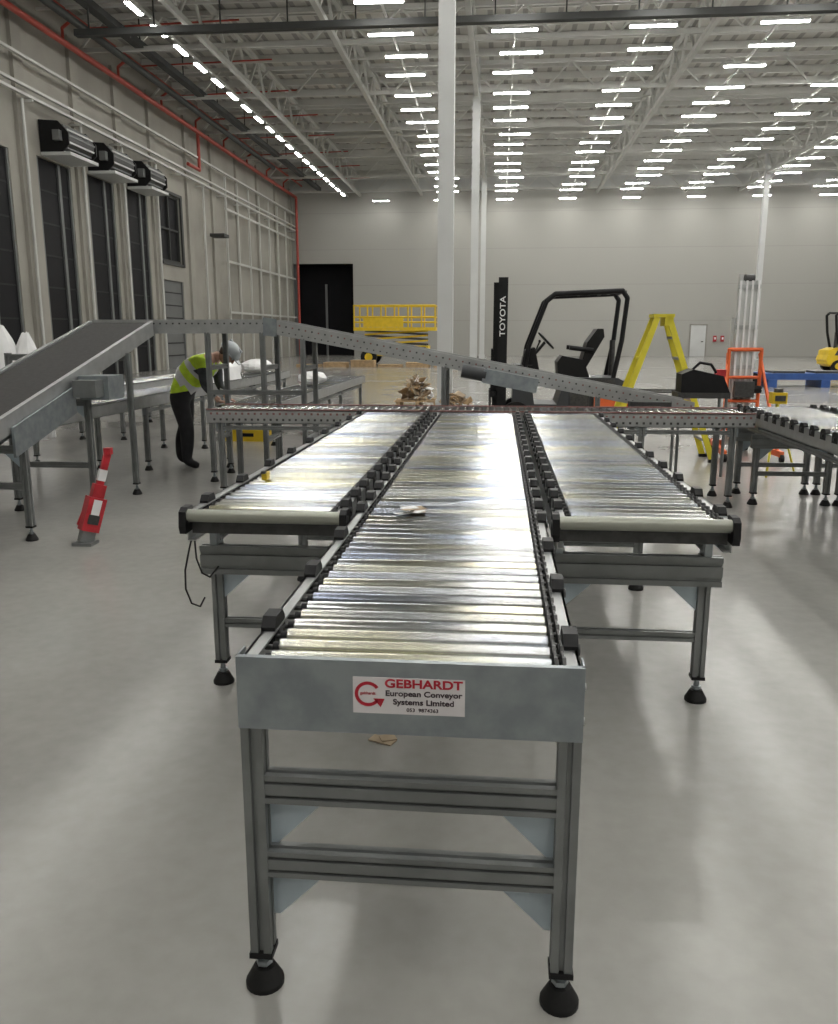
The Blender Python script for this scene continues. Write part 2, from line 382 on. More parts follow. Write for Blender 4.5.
def lane(name,x0,x1,y0,y1,z=.85,legs=(),spacL=.45,spacR=.45,beams=((.525,.65),(.27,.31)),sprock=True,fronttube=False,legx=None,pitch=.072,zlow=True,mtx=None,extra=None,redrail=False,blk=True,rr=.0215,boff=(.22,.16)):
    mb=MB(); MR=M_rail
    for x,sg in ((x0,1),(x1,-1)):
        xa=x; xb=x+sg*.006
        mb.bb(min(xa,xb),max(xa,xb),y0,y1,z-.125,z-.003,MR)
        mb.bb(min(x,x+sg*.032),max(x,x+sg*.032),y0,y1,z-.009,z-.003,MR)
        mb.bb(min(x,x+sg*.032),max(x,x+sg*.032),y0,y1,z-.125,z-.119,MR)
        if redrail:
            yy=y0+.05
            while yy<y1-.03:
                mb.box((x-sg*.001,yy,z-.035),(.004,.02,.02),M_redr); mb.box((x-sg*.001,yy+.03,z-.09),(.004,.02,.02),M_dark); yy+=.06
            mb.bb(x+sg*.008,x+sg*.03,y0,y1,z-.002,z+.008,M_redr) if sg>0 else mb.bb(x-.03,x-.008,y0,y1,z-.002,z+.008,M_redr)
    ra=x0+.06; rb=x1-(.062 if sprock else .05)
    y=y0+.045; zc=z-rr
    while y<y1-.03:
        mb.cyl((ra,y,zc+random.uniform(-.0008,.0008)),(rb,y,zc+random.uniform(-.0008,.0008)),rr,random.choice(ROLLS),20)
        mb.cyl((x0+.004,y,zc),(x1-.004,y,zc),.006,M_dark,6,caps=False)
        mb.cyl((ra-.002,y,zc),(ra+.0,y,zc),rr*.8,M_black,10)
        if sprock:
            mb.cyl((rb+.006,y,zc),(rb+.014,y,zc),.028,M_dark,9,smooth=False)
            mb.cyl((rb+.024,y,zc),(rb+.032,y,zc),.028,M_dark,9,smooth=False)
            mb.cyl((ra-.018,y,zc),(ra,y,zc),.014,M_black,8)
        y+=pitch
    if sprock:
        mb.bb(rb+.008,rb+.013,y0+.03,y1-.03,z-.008,z-.001,M_dark)
        mb.bb(rb+.025,rb+.030,y0+.03,y1-.03,z-.008,z-.001,M_dark)
    if blk:
        y=y0+boff[0]
        while y<y1-.1:
            block(mb,x0+.014,y,z); y+=spacL if not callable(spacL) else spacL(y)
        y=y0+boff[1]
        while y<y1-.1:
            block(mb,x1-.014,y,z); y+=spacR if not callable(spacR) else spacR(y)
    lx=legx if legx else (x0+.03,x1-.03)
    for yy in legs:
        for i,x in enumerate(lx):
            leg(mb,x,yy,z-.2 if beams else z-.125)
            mb.box((x,yy,z-.16),(.03,.09,.09),M_zinc)
        if beams:
            zb0,zb1=beams[0]; xm0,xm1=min(lx),max(lx); hh=(zb1-zb0)/2
            for q in (0,1):
                mb.prof((xm0-.06,yy-.03,zb0+hh*(q+.5)),(xm1+.06,yy-.03,zb0+hh*(q+.5)),.05,hh,M_alu)
            mb.prof((xm0+.025,yy,(beams[1][0]+beams[1][1])/2),(xm1-.025,yy,(beams[1][0]+beams[1][1])/2),.04,beams[1][1]-beams[1][0],M_alu)
            gusset(mb,xm0+.025,zb0,yy,1,.12); gusset(mb,xm1-.025,zb0,yy,-1,.12)
    if len(legs)>1 and zlow:
        for x in lx: mb.prof((x,legs[0],z-.17),(x,legs[-1],z-.17),.035,.035,M_alu)
    if fronttube:
        mb.cyl((x0+.0,y0-.0,z-.020),(x1-.0,y0-.0,z-.020),.026,M_cream,20)
        for x in (x0-.006,x1+.006):
            mb.extr([(x-.014,y0-.040,z-.06),(x-.014,y0-.032,z+.0),(x-.014,y0-.005,z+.015),(x-.014,y0+.05,z+.015),(x-.014,y0+.07,z-.01),(x-.014,y0+.06,z-.085),(x-.014,y0-.03,z-.09)],(.028,0,0),M_black)
            mb.cyl((x-.018,y0-.0,z-.03),(x+.018,y0-.0,z-.03),.022,M_dark,12)
        mb.bb(x0+.01,x1-.01,y0+.03,y0+.035,z-.10,z-.05,M_dark)
    if extra: extra(mb)
    return mb.build(name,mtx)

def main_extra(mb):
    x0,x1=-.564,.197; yp=1.700
    mb.bb(x0,x1,yp-.004,yp,.685,.855,M_zinc)
    mb.bb(x0,x0+.004,yp,yp+.06,.685,.855,M_zinc); mb.bb(x1-.004,x1,yp,yp+.06,.685,.855,M_zinc)
    mb.bb(x0,x1,yp,yp+.012,.851,.855,M_zinc)
    mb.bb(x0+.02,x1-.02,yp,yp+.03,.685,.689,M_zinc)
    for zz in (.72,.80):
        mb.cyl((x1,yp+.03,zz),(x1+.006,yp+.03,zz),.008,M_rail,10); mb.cyl((x0-.006,yp+.03,zz),(x0,yp+.03,zz),.008,M_rail,10)
    ly=1.728
    for x in (-.538,.172):
        foot(mb,x,ly,zl=.085); mb.prof((x,ly,.098),(x,ly,.74),.05,.05,M_alu)
    for zc,h in ((.530,.07),(.338,.066)):
        for q in (-1,1): mb.prof((-.513,ly,zc+q*h/4),(.147,ly,zc+q*h/4),.045,h/2,M_alu)
        gusset_trap(mb,-.513,zc-h/2,ly+.02,1,.125); gusset_trap(mb,.147,zc-h/2,ly+.02,-1,.125)
    mb.cyl((-.47,1.80,.72),(-.47,1.80,.64),.010,M_dark,8)
    mb.bb(-.303,-.058,1.6945,1.696,.735,.819,M_label)
    cx,cz=-.270,.780
    seg=[math.radians(35+ i*290/20) for i in range(21)]
    for i in range(20):
        a,c=seg[i],seg[i+1]; ro,ri=.029,.0215
        mb.extr([(cx+ro*math.cos(a),1.6944,cz+ro*math.sin(a)),(cx+ro*math.cos(c),1.6944,cz+ro*math.sin(c)),(cx+ri*math.cos(c),1.6944,cz+ri*math.sin(c)),(cx+ri*math.cos(a),1.6944,cz+ri*math.sin(a))],(0,-.0006,0),M_lred)
    mb.extr([(cx+.012,1.6944,cz-.010),(cx+.037,1.6944,cz-.010),(cx+.028,1.6944,cz-.030)],(0,-.0006,0),M_lred)
o=lane('roller_conveyor',-.555,.190,1.71,7.66,.85,legs=(3.3,5.0,6.7),spacL=lambda y:.46 if y<2.9 else .25,spacR=lambda y:.44 if y<2.9 else .25,extra=main_extra,zlow=False)
RX=Matrix.Rotation(PI/2,4,'X')
def lab(txt,size,x,z,m,sx=1,bold=.012): text_mesh(o,'label_text',txt,size,Matrix.Translation((x,1.6938,z))@RX,m,sx,bold)
lab('GEBHARDT',.0270,-.148,.8055,M_lred,1.22,.03); lab('European Conveyor',.0178,-.148,.7830,M_ink,1.15,.025)
lab('Systems Limited',.0178,-.148,.7635,M_ink,1.15,.025); lab('053  9874363',.0115,-.150,.7455,M_ink,1.1); lab('gebhardt',.0095,-.270,.782,M_lred)

lane('roller_conveyor',-1.245,-.605,3.22,7.66,.85,legs=(3.48,5.1,6.7),spacL=.5,spacR=.24,fronttube=True)
lane('roller_conveyor',.240,.905,3.22,7.66,.85,legs=(3.48,5.1,6.7),spacL=.24,spacR=.4,fronttube=True)
ROT=Matrix.Rotation(-PI/2,4,'Z')
lane('transfer_conveyor',-8.32,-7.70,-2.73,2.28,.85,legs=(-2.6,-1.5,0.2,1.3,2.1),beams=None,sprock=False,mtx=ROT,redrail=True,blk=False)
lane('roller_conveyor',2.34,3.05,3.2,8.6,.85,legs=(3.6,5.6,7.9,8.45),spacL=.22,spacR=.3)
lane('roller_conveyor',3.10,3.8,5.2,8.6,.85,legs=(5.6,7.9,8.45),spacL=.25,spacR=.3)
lane('roller_conveyor',-4.62,-3.98,7.3,16.0,.85,legs=(9.3,11.2,13.5,15.7),beams=None,blk=False)
lane('roller_conveyor',-3.17,-2.52,9.25,16.0,.765,legs=(9.6,11.6,13.6,15.6),beams=None,blk=False)
lane('roller_conveyor',-6.2,-5.5,9.0,17.0,.80,legs=(9.6,12,14.5,16.6),beams=None,blk=False)

def iz(y): return .94+(y-5.72)*(.73/2.85)
b=MB(); ya,yb=4.4,8.53
for x in (-4.20,-3.55):
    b.extr([(x-.02,ya,iz(ya)-.13),(x-.02,yb,iz(yb)-.13),(x-.02,yb,iz(yb)+.015),(x-.02,ya,iz(ya)+.015)],(.04,0,0),M_rail)
b.extr([(-4.17,ya,iz(ya)-.02),(-4.17,yb,iz(yb)-.02),(-4.17,yb,iz(yb)+.0),(-4.17,ya,iz(ya)+.0)],(.59,0,0),M_belt)
b.extr([(-4.15,ya+.2,iz(ya+.2)-.22),(-4.15,yb-.4,iz(yb-.4)-.16),(-4.15,yb-.4,iz(yb-.4)-.03),(-4.15,ya+.2,iz(ya+.2)-.03)],(.55,0,0),M_zinc)
b.cyl((-4.17,yb+.0,iz(yb)-.045),(-3.58,yb+.0,iz(yb)-.045),.045,M_belt,16)
b.cyl((-4.17,ya,iz(ya)-.045),(-3.58,ya,iz(ya)-.045),.045,M_belt,16)
for yy in (4.7,5.95,7.0):
    leg(b,-3.53,yy,iz(yy)-.12); leg(b,-4.24,yy,iz(yy)-.12)
    b.prof((-4.22,yy,.42),(-3.55,yy,.42),.04,.05,M_alu)
    b.prof((-4.22,yy,iz(yy)-.30),(-3.55,yy,iz(yy)-.30),.04,.06,M_alu); gusset(b,-3.55,iz(yy)-.33,yy,-1,.12)
leg(b,-3.52,7.85,iz(7.85)-.12); leg(b,-4.72,7.85,iz(7.85)-.12); b.prof((-4.74,7.85,iz(7.85)-.16),(-3.5,7.85,iz(7.85)-.16),.04,.06,M_alu)
b.bb(-3.52,-3.26,6.85,7.15,1.0,1.20,M_zinc); b.bb(-3.50,-3.30,6.7,6.85,1.03,1.17,M_alu)
b.extr([(-3.52,5.8,.66),(-3.52,6.75,.90),(-3.52,6.75,1.12),(-3.52,5.8,.88)],(.02,0,0),M_zinc)
b.build('inclined_belt_conveyor')
b=MB(); zt=1.68; xs=-2.33; xe=1.95; ze=.87
for yy in (8.63,9.2):
    b.extr([(-4.22,yy-.02,zt-.13),(xs,yy-.02,zt-.13),(xs,yy-.02,zt+.01),(-4.22,yy-.02,zt+.01)],(0,.04,0),M_rail)
    b.extr([(xs,yy-.022,zt-.13),(xe,yy-.022,ze-.13),(xe,yy-.022,ze+.01),(xs,yy-.022,zt+.01)],(0,.044,0),M_rail)
    n=64
    for i in range(n):
        f=(i+.5)/n; x=xs+(xe-xs)*f; z=zt+(ze-zt)*f
        b.box((x,yy-.024,z-.035),(.016,.008,.016),M_redr if i%2 else M_dark)
        b.box((x+.03,yy-.024,z-.10),(.014,.008,.012),M_dark)
    for i in range(26):
        x=-4.1+i*.068; b.box((x,yy-.022,zt-.03),(.016,.008,.016),M_dark)
b.extr([(xs,8.66,zt-.03),(xe,8.66,ze-.03),(xe,8.66,ze-.01),(xs,8.66,zt-.01)],(0,.5,0),M_belt)
b.bb(-4.2,xs,8.66,9.16,zt-.03,zt-.01,M_belt)
b.extr([(xs-.07,8.595,zt-.15),(xs+.07,8.595,zt-.165),(xs+.07,8.595,zt+.015),(xs-.07,8.595,zt+.03)],(0,.015,0),M_zinc)
for x in (-3.0,-2.42,-2.0,-.55,1.0):
    zz=zt if x<xs else zt+(ze-zt)*(x-xs)/(xe-xs)
    for yy in (8.63,9.2): leg(b,x,yy,zz-.12)
    b.prof((x,8.63,.45),(x,9.2,.45),.04,.05,M_alu)
    if zz>1.2: b.prof((x,8.63,1.2),(x,9.2,1.2),.04,.05,M_alu)
b.prof((-3.0,8.61,.95),(-2.0,8.61,.95),.04,.05,M_alu)
b.box((.12,8.52,1.09),(.55,.16,.14),M_zinc,Matrix.Rotation(math.radians(10.7),3,'Y'))
b.cyl((-.36,8.5,1.19),(-.12,8.5,1.145),.07,M_body,14)
b.box((1.5,8.54,.83),(.4,.14,.12),M_dark)
b.build('bridge_conveyor')

# ------------------------------------------------------------------ forklift
def forklift(name,mtx,mbody,txt=None,macc=None):
    f=MB(); macc=macc or mbody
    for yy in (-.33,.33):
        f.bb(-.02,.14,yy-.05,yy+.05,.08,2.37,M_black); f.bb(-.10,-.02,yy*.8-.04,yy*.8+.04,.10,2.30,M_black)
    for zz in (.35,1.2,2.30): f.bb(0,.12,-.33,.33,zz,zz+.07,M_black)
    f.bb(-.12,-.04,-.46,.46,.25,.33,M_black); f.bb(-.12,-.04,-.46,.46,.60,.68,M_black)
    for yy in (-.4,-.2,0,.2,.4): f.bb(-.13,-.09,yy-.015,yy+.015,.6,1.3,M_black)
    f.bb(-.13,-.09,-.46,.46,1.28,1.32,M_black)
    for yy in (-.12,.12): f.cyl((.06,yy,.2),(.06,yy,2.1),.03,M_dark,10)
    for yy in (-.28,.28):
        f.bb(-.16,-.12,yy-.06,yy+.06,.08,.7,M_dark); f.extr([(-.12,yy-.06,.07),(-.12,yy-.06,.12),(-1.1,yy-.06,.085),(-1.1,yy-.06,.07)],(0,.12,0),M_dark)
    f.extr([(.25,-.5,.25),(.25,-.5,.85),(.55,-.5,.88),(.62,-.5,.50),(1.0,-.5,.50),(1.1,-.5,.80),(1.2,-.5,.90),(2.0,-.5,.90),(2.22,-.5,.8),(2.25,-.5,.30),(2.1,-.5,.2),(.3,-.5,.2)],(0,1.0,0),mbody)
    f.bb(.24,.58,-.44,.44,.86,1.08,M_black)
    f.extr([(1.22,-.51,.3),(1.22,-.51,.88),(1.95,-.51,.87),(2.1,-.51,.5),(1.95,-.51,.3)],(0,1.02,0),M_dark)
    f.extr([(1.6,-.53,.30),(1.6,-.53,.62),(2.24,-.53,.62),(2.28,-.53,.45),(2.2,-.53,.28)],(0,1.06,0),macc)
    f.bb(.6,1.05,-.52,.52,.28,.34,M_black)
    f.extr([(.38,-.3,1.0),(.45,-.3,1.30),(.62,-.3,1.34),(.70,-.3,1.0)],(0,.6,0),M_black)
    f.cyl((.6,0,1.2),(.80,0,1.42),.025,M_black,8)
    R=Matrix.Rotation(math.radians(42),3,'Y'); n=20
    ring=[Vector((.82,0,1.44))+R@Vector((.17*math.cos(t*2*PI/n),.17*math.sin(t*2*PI/n),0)) for t in range(n)]
    for i in range(n): f.cyl(ring[i],ring[(i+1)%n],.016,M_black,6)
    for i in (0,7,13): f.cyl((.82,0,1.44),ring[i],.012,M_black,6)
    for yy in (.18,.25,.32): f.cyl((.62,yy,1.2),(.72,yy,1.42),.012,M_black,6); f.ball((.72,yy,1.43),(.02,.02,.025),M_black,seg=8)
    f.extr([(1.02,-.30,.90),(1.0,-.30,1.12),(1.08,-.30,1.22),(1.45,-.30,1.16),(1.55,-.30,.90)],(0,.6,0),M_black)
    f.extr([(1.40,-.27,1.08),(1.50,-.27,1.05),(1.78,-.27,1.50),(1.76,-.27,1.62),(1.66,-.27,1.62),(1.50,-.27,1.42)],(0,.54,0),M_black)
    for yy in (-.30,.30): f.tube([(1.6,yy,1.30),(1.2,yy,1.34)],.035,M_black,8)
    for yy in (-.46,.46):
        f.tube([(.42,yy,.85),(.50,yy,1.35),(.78,yy,2.02),(.92,yy,2.12),(2.02,yy,2.16),(2.10,yy,2.06),(2.04,yy,1.45),(1.92,yy,.85)],.040,M_black,8)
    for x,z in ((.85,2.08),(1.02,2.13),(1.2,2.14),(1.38,2.14),(1.56,2.15),(1.74,2.15),(1.9,2.16),(2.06,2.15)):
        f.beam((x,-.46,z),(x,.46,z),.05,.03,M_black)
    f.cyl((2.0,.3,1.45),(2.0,.3,.85),.05,M_dark,10)
    for x,rr in ((.32,.27),(1.9,.23)):
        for yy in (-.45,.45):
            f.cyl((x,yy-.10,rr),(x,yy+.10,rr),rr,M_rubber,24); s=1 if yy>0 else -1
            f.cyl((x,yy+s*.10,rr),(x,yy+s*.115,rr),rr*.55,macc,16); f.cyl((x,yy+s*.115,rr),(x,yy+s*.13,rr),rr*.2,M_dark,10)
    ob=f.build(name,mtx)
    if txt:
        T=Matrix.Translation((.06,-.385,1.80))@Matrix.Rotation(PI/2,4,'X')@Matrix.Rotation(PI/2,4,'Z')
        text_mesh(ob,'mast_lettering',txt,.13,mtx@T,M_white,1.1)
    return ob
forklift('forklift_truck',Matrix.Translation((-.0,13.4,0))@Matrix.Diagonal((.89,1,1,1)),M_body,'TOYOTA',M_org)
forklift('forklift_truck',Matrix.Translation((16.4,36.5,0))@Matrix.Rotation(PI,4,'Z')@Matrix.Diagonal((1.4,1.1,1.1,1)),M_yel)

# ------------------------------------------------------------------ step ladder
b=MB(); tz=1.74; tx=1.97
for sx in (-1,1):
    for sy,yt,yb_ in ((-1,10.62,10.50),(1,10.90,11.02)):
        p0=(tx+sx*.66,yb_,.03); p1=(tx+sx*.07,yt,tz)
        b.beam(p0,p1,.03,.07,M_lad,up=(1,0,0)); b.box((tx+sx*.67,yb_,.02),(.10,.05,.04),M_rubber)
    for i in range(1,7):
        f=i/7; x=tx+sx*(.66+(.07-.66)*f); z=.03+(tz-.03)*f; a=10.50+.12*f; c=11.02-.12*f
        if sx>0: b.box((x,(a+c)/2,z),(.09,c-a,.03),M_rail)
        elif i%2: b.box((x,(a+c)/2,z),(.03,c-a,.03),M_lad)
b.bb(tx-.12,tx+.13,10.59,10.93,tz,tz+.04,M_lad)
b.bb(tx+.02,tx+.12,10.60,10.92,tz-.10,tz,M_lad)
for yy in (10.56,10.96): b.beam((tx-.34,yy,.85),(tx+.34,yy,.85),.01,.02,M_dark)
b.build('step_ladder')

# ------------------------------------------------------------------ material lift
b=MB(); x,y=3.13,11.4
b.bb(x-.14,x+.14,y-.08,y+.08,.12,1.75,M_colm); b.bb(x-.12,x+.12,y-.13,y-.08,.2,2.2,M_colm)
for dx in (-.11,-.035,.035,.11): b.bb(x+dx-.012,x+dx+.012,y-.155,y-.13,.2,2.2,M_white)
b.bb(x-.09,x+.09,y-.02,y+.06,1.75,2.28,M_colm)
for z in (.6,1.1,1.6,2.1): b.bb(x-.14,x+.14,y-.15,y-.13,z,z+.05,M_rail)
b.cyl((x-.06,y-.1,2.23),(x+.06,y-.1,2.23),.05,M_dark,12)
b.tube([(x-.2,y-.17,.35),(x-.2,y-.17,1.35),(x+.2,y-.17,1.35),(x+.2,y-.17,.35)],.024,M_org)
b.tube([(x-.2,y-.17,1.0),(x+.2,y-.17,1.0)],.02,M_org); b.tube([(x-.2,y-.17,.7),(x+.2,y-.17,.7)],.02,M_org)
b.bb(x-.26,x+.26,y-.13,y+.1,.28,.36,M_org)
for sx in (-1,1):
    b.beam((x+sx*.22,y+.3,.12),(x+sx*.34,y-.85,.10),.05,.07,M_org); b.beam((x+sx*.2,y-.1,1.3),(x+sx*.33,y-.7,.13),.03,.03,M_org)
    b.cyl((x+sx*.34-.02,y-.85,.05),(x+sx*.34+.02,y-.85,.05),.05,M_rubber,12); b.cyl((x+sx*.22-.03,y+.3,.08),(x+sx*.22+.03,y+.3,.08),.08,M_rubber,12)
b.beam((x-.25,y+.1,.13),(x+.25,y+.1,.13),.06,.06,M_org)
b.bb(x-.12,x+.12,y-.27,y-.18,.75,.95,M_dark); b.cyl((x+.12,y-.2,.85),(x+.22,y-.2,.85),.05,M_rubber,10); b.box((x-.3,y-.2,.95),(.12,.12,.3),M_red)
b.build('material_lift')
b=MB()
b.extr([(1.98,9.42,.92),(1.98,9.42,1.12),(2.10,9.42,1.17),(2.42,9.42,1.10),(2.50,9.42,.92)],(0,.3,0),M_black); b.bb(1.95,2.5,9.40,9.76,.86,.92,M_dark)
b.tube([(2.1,9.5,1.16),(2.18,9.5,1.24),(2.3,9.5,1.22),(2.36,9.5,1.13)],.015,M_black)
for dx in (1.98,2.47):
    for dy in (9.44,9.72): b.cyl((dx,dy,0),(dx,dy,.87),.018,M_alu,8)
b.build('tool_trolley')
b=MB(); b.bb(2.98,3.13,9.5,9.65,.80,.92,M_yel); b.cyl((3.055,9.575,.92),(3.055,9.575,.96),.05,M_dark,12); b.bb(3.0,3.11,9.49,9.5,.83,.89,M_dark)
for a in (0,2.09,4.19): b.cyl((3.055,9.575,.80),(3.055+.25*math.cos(a),9.575+.25*math.sin(a),0.012),.012,M_lad,8)
b.build('laser_level')

# ------------------------------------------------------------------ scissor lift
b=MB(); x0,x1,y0,y1=-7.2,-3.1,42.2,44.0
b.bb(x0+.4,x1-.4,y0+.2,y1-.2,.45,.95,M_yel)
for x in (x0+.75,x1-.75):
    for y in (y0+.1,y1-.1):
        b.cyl((x,y-.16,.4),(x,y+.16,.4),.4,M_rubber,20); b.cyl((x,y-.18,.4),(x,y+.18,.4),.2,M_yel,12)
for k,(za,zb_) in enumerate(((.95,1.2),(1.2,1.45),(1.45,1.68))):
    for y in (y0+.4,y1-.4):
        b.beam((x0+.5,y,za+.05),(x1-.5,y,zb_),.08,.09,M_yel); b.beam((x0+.5,y+.1,zb_),(x1-.5,y+.1,za+.05),.08,.09,M_dark)
b.bb(x0,x1,y0,y1,1.68,1.85,M_yel)
for y in (y0+.04,y1-.04):
    for z in (2.1,2.35,2.9): b.cyl((x0+.04,y,z),(x1-.04,y,z),.04,M_yel,8)
    for i in range(7):
        x=x0+.04+(x1-x0-.08)*i/6; b.cyl((x,y,1.85),(x,y,2.9),.04,M_yel,8)
for x in (x0+.04,x1-.04):
    for z in (2.1,2.35,2.9): b.cyl((x,y0,z),(x,y1,z),.04,M_yel,8)
b.bb(x0+.5,x1-1.6,y0-.02,y0+.0,1.86,2.3,M_yel)
b.bb(x1-.9,x1-.5,y0-.05,y0+.1,.6,.9,M_dark)
b.build('scissor_lift')
b=MB(); b.bb(7.8,13.0,25.8,27.0,.22,.40,M_blue)
for x in (7.9,9.4,10.9,12.4):
    b.bb(x,x+.25,25.75,27.05,.0,.22,M_blue)
for x in (8.1,9.3,10.5,11.7): b.bb(x,x+.9,26.0,26.8,.40,.46,M_dark)
b.cyl((7.6,26.2,.2),(7.6,26.6,.2),.2,M_rubber,16); b.beam((7.6,26.4,.25),(7.9,26.4,.3),.1,.1,M_dark)
b.build('flatbed_trolley')
def pallet_scraps(x,y,s=1.0,h=.45,nn=26):
    b=MB()
    for i in range(5): b.bb(x-.5*s,x+.5*s,y-.4*s+i*.19*s,y-.4*s+i*.19*s+.1,.11,.13,M_wood)
    for dx in (-.45,0,.40): b.bb(x+dx*s,x+dx*s+.08,y-.4*s,y+.42*s,0,.11,M_wood)
    for i in range(nn):
        R=Matrix.Rotation(random.uniform(-.9,.9),3,'X')@Matrix.Rotation(random.uniform(-.9,.9),3,'Y')@Matrix.Rotation(random.uniform(0,3),3,'Z')
        f=i/nn; hh=.2+h*f
        b.box((x+random.uniform(-.38,.38)*s*(1-.7*f),y+random.uniform(-.3,.3)*s*(1-.7*f),hh),(random.uniform(.12,.34),random.uniform(.08,.22),.012),random.choice((M_card,M_card,M_wood,M_white)),R)
    b.build('scrap_pallet')
pallet_scraps(-1.75,18.4,.95,.38,50); pallet_scraps(-.75,16.0,.8,.2,30)
b=MB()
for i in range(7): b.bb(-9.5+i*1.3,-8.4+i*1.3,39.5,40.3,0,.12+.1*(i%3),M_wood)
b.build('timber_stack')

b=MB(); x,y=-3.65,12.2
b.bb(x-.32,x+.32,y-.2,y+.2,0,.02,M_yel)
for s_ in (-1,1): b.bb(x-.32,x+.32,y+s_*.2-.01,y+s_*.2+.01,0,.17,M_yel); b.bb(x+s_*.32-.01,x+s_*.32+.01,y-.2,y+.2,0,.17,M_yel)
b.bb(x-.36,x+.36,y-.23,y-.2,.15,.18,M_yel); b.box((x,y,.1),(.5,.3,.12),M_dark); b.bb(x-.1,x+.1,y-.22,y-.21,.07,.12,M_black)
b.build('tool_crate')
b=MB(); b.cyl((-4.3,11.4,1.002),(-4.2,13.2,1.002),.145,M_white,20); b.cyl((-4.302,11.37,1.002),(-4.30,11.4,1.002),.05,M_card,12)
b.extr([(-4.5,11.5,.858),(-4.05,11.5,.858),(-4.1,11.5,1.05),(-4.3,11.5,1.22),(-4.46,11.5,1.06)],(.05,1.5,0),M_white)
b.build('stretch_wrap_roll')
for (cx,cy,a_,b_,h_) in ((-4.3,14.9,.25,.5,.12),(-2.85,12.9,.22,.35,.10)):
    zb=.865+h_ if cx<-4 else .78+h_
    b=MB(); b.ball((cx,cy,zb),(a_,b_,h_),M_white,seg=16,jit=.06); b.build('plastic_sheet')
b=MB()
for (cx,cy,rr,hh) in ((-7.30,12.0,.36,1.66),(-6.98,12.1,.30,1.56),(-7.75,12.5,.45,1.6)):
    seg=14; rings=8; vs=[]; fs=[]
    for j in range(rings+1):
        f=j/rings
        for i in range(seg):
            t=2*PI*i/seg; k=rr*(1-f**3.0*.85)*(1+random.uniform(-.13,.13)*(1-f))
            vs.append((cx+k*math.cos(t),cy+k*math.sin(t),hh*f+random.uniform(-.03,.03)*(f>0)))
    for j in range(rings):
        for i in range(seg): fs.append((j*seg+i,j*seg+(i+1)%seg,(j+1)*seg+(i+1)%seg,(j+1)*seg+i))
    fs.append(tuple(range(rings*seg,rings*seg+seg)))
    b.add(vs,fs,M_white,False)
b.build('white_sacks')
b=MB()
A=Vector((-3.06,5.86,.02)); B=Vector((-2.90,6.02,.70))
P=lambda t: A+(B-A)*t
b.beam(P(0.0),P(.30),.07,.10,M_alu); b.beam(P(.12),P(.48),.10,.13,M_red); b.beam(P(.30),P(.46),.115,.06,M_white)
b.beam(P(.2),P(.3),.12,.08,M_dark); b.beam(P(.42),P(.62),.06,.09,M_red); b.beam(P(.52),P(1.0),.03,.05,M_red)
b.beam(P(.66),P(.78),.036,.058,M_white); b.box(P(.98),(.05,.05,.05),M_red)
b.box((-3.06,5.86,.012),(.15,.13,.024),M_alu); b.beam(P(.46)+Vector((-.05,0,0)),P(.18)+Vector((-.08,0,0)),.03,.04,M_red)
b.build('red_barrier_post')
b=MB(); 
for i in range(6):
    b.box((-.33+random.uniform(-.03,.03),3.24+random.uniform(-.03,.03),.858+i*.003),(.065,.045,.002),M_card if i%2 else M_white,Matrix.Rotation(random.uniform(-.15,.15),3,'X')@Matrix.Rotation(random.uniform(0,3),3,'Z'))
b.build('crumpled_paper')
b=MB(); b.box((-.42,2.98,.006),(.10,.05,.004),M_card,Matrix.Rotation(-.4,3,'Z')); b.box((-.40,2.99,.012),(.06,.05,.004),M_card,Matrix.Rotation(.4,3,'Z')); b.build('paper_scrap')
b=MB(); b.box((-1.12,3.96,.872),(.025,.06,.035),M_yel); b.box((-1.12,3.93,.893),(.02,.03,.012),M_dark); b.build('tape_measure')
b=MB(); b.tube([(-1.27,3.36,.74),(-1.29,3.35,.66),(-1.315,3.35,.56),(-1.325,3.37,.47),(-1.31,3.39,.40),(-1.28,3.41,.38),(-1.26,3.42,.42)],.004,M_black,6)
b.tube([(-1.27,3.36,.72),(-1.255,3.33,.62),(-1.23,3.32,.56),(-1.20,3.33,.54),(-1.17,3.36,.58)],.004,M_black,6)
b.build('hanging_cable')

# ------------------------------------------------------------------ worker
def skin_mesh(name,verts,edges,rads,root=0,sub=2):
    me=bpy.data.meshes.new(name+'_sk'); me.from_pydata(verts,edges,[]); ob=bpy.data.objects.new(name+'_sk',me); scene.collection.objects.link(ob)
    bpy.context.view_layer.objects.active=ob
    md=ob.modifiers.new('s','SKIN'); md.use_smooth_shade=True
    for i,rr in enumerate(rads):
        sv=me.skin_vertices[0].data[i]; sv.radius=rr if isinstance(rr,tuple) else (rr,rr); sv.use_root=(i==root)
    sb=ob.modifiers.new('u','SUBSURF'); sb.levels=sub; sb.render_levels=sub
    bpy.context.view_layer.update()
    m2=bpy.data.meshes.new_from_object(ob.evaluated_get(bpy.context.evaluated_depsgraph_get()))
    bpy.data.objects.remove(ob); return m2
W=Matrix.Translation((-3.66,9.52,0))
vs=[(0,0,.94),(.10,0,1.04),(.22,0,1.15),(.34,0,1.24),(.44,0,1.29),(.50,0,1.31)]
rd=[(.17,.19),(.17,.18),(.18,.20),(.165,.20),(.07,.07),(.055,.055)]
ed=[(0,1),(1,2),(2,3),(3,4),(4,5)]
def addv(p,r,par): vs.append(p); rd.append(r if isinstance(r,tuple) else (r,r)); ed.append((par,len(vs)-1)); return len(vs)-1
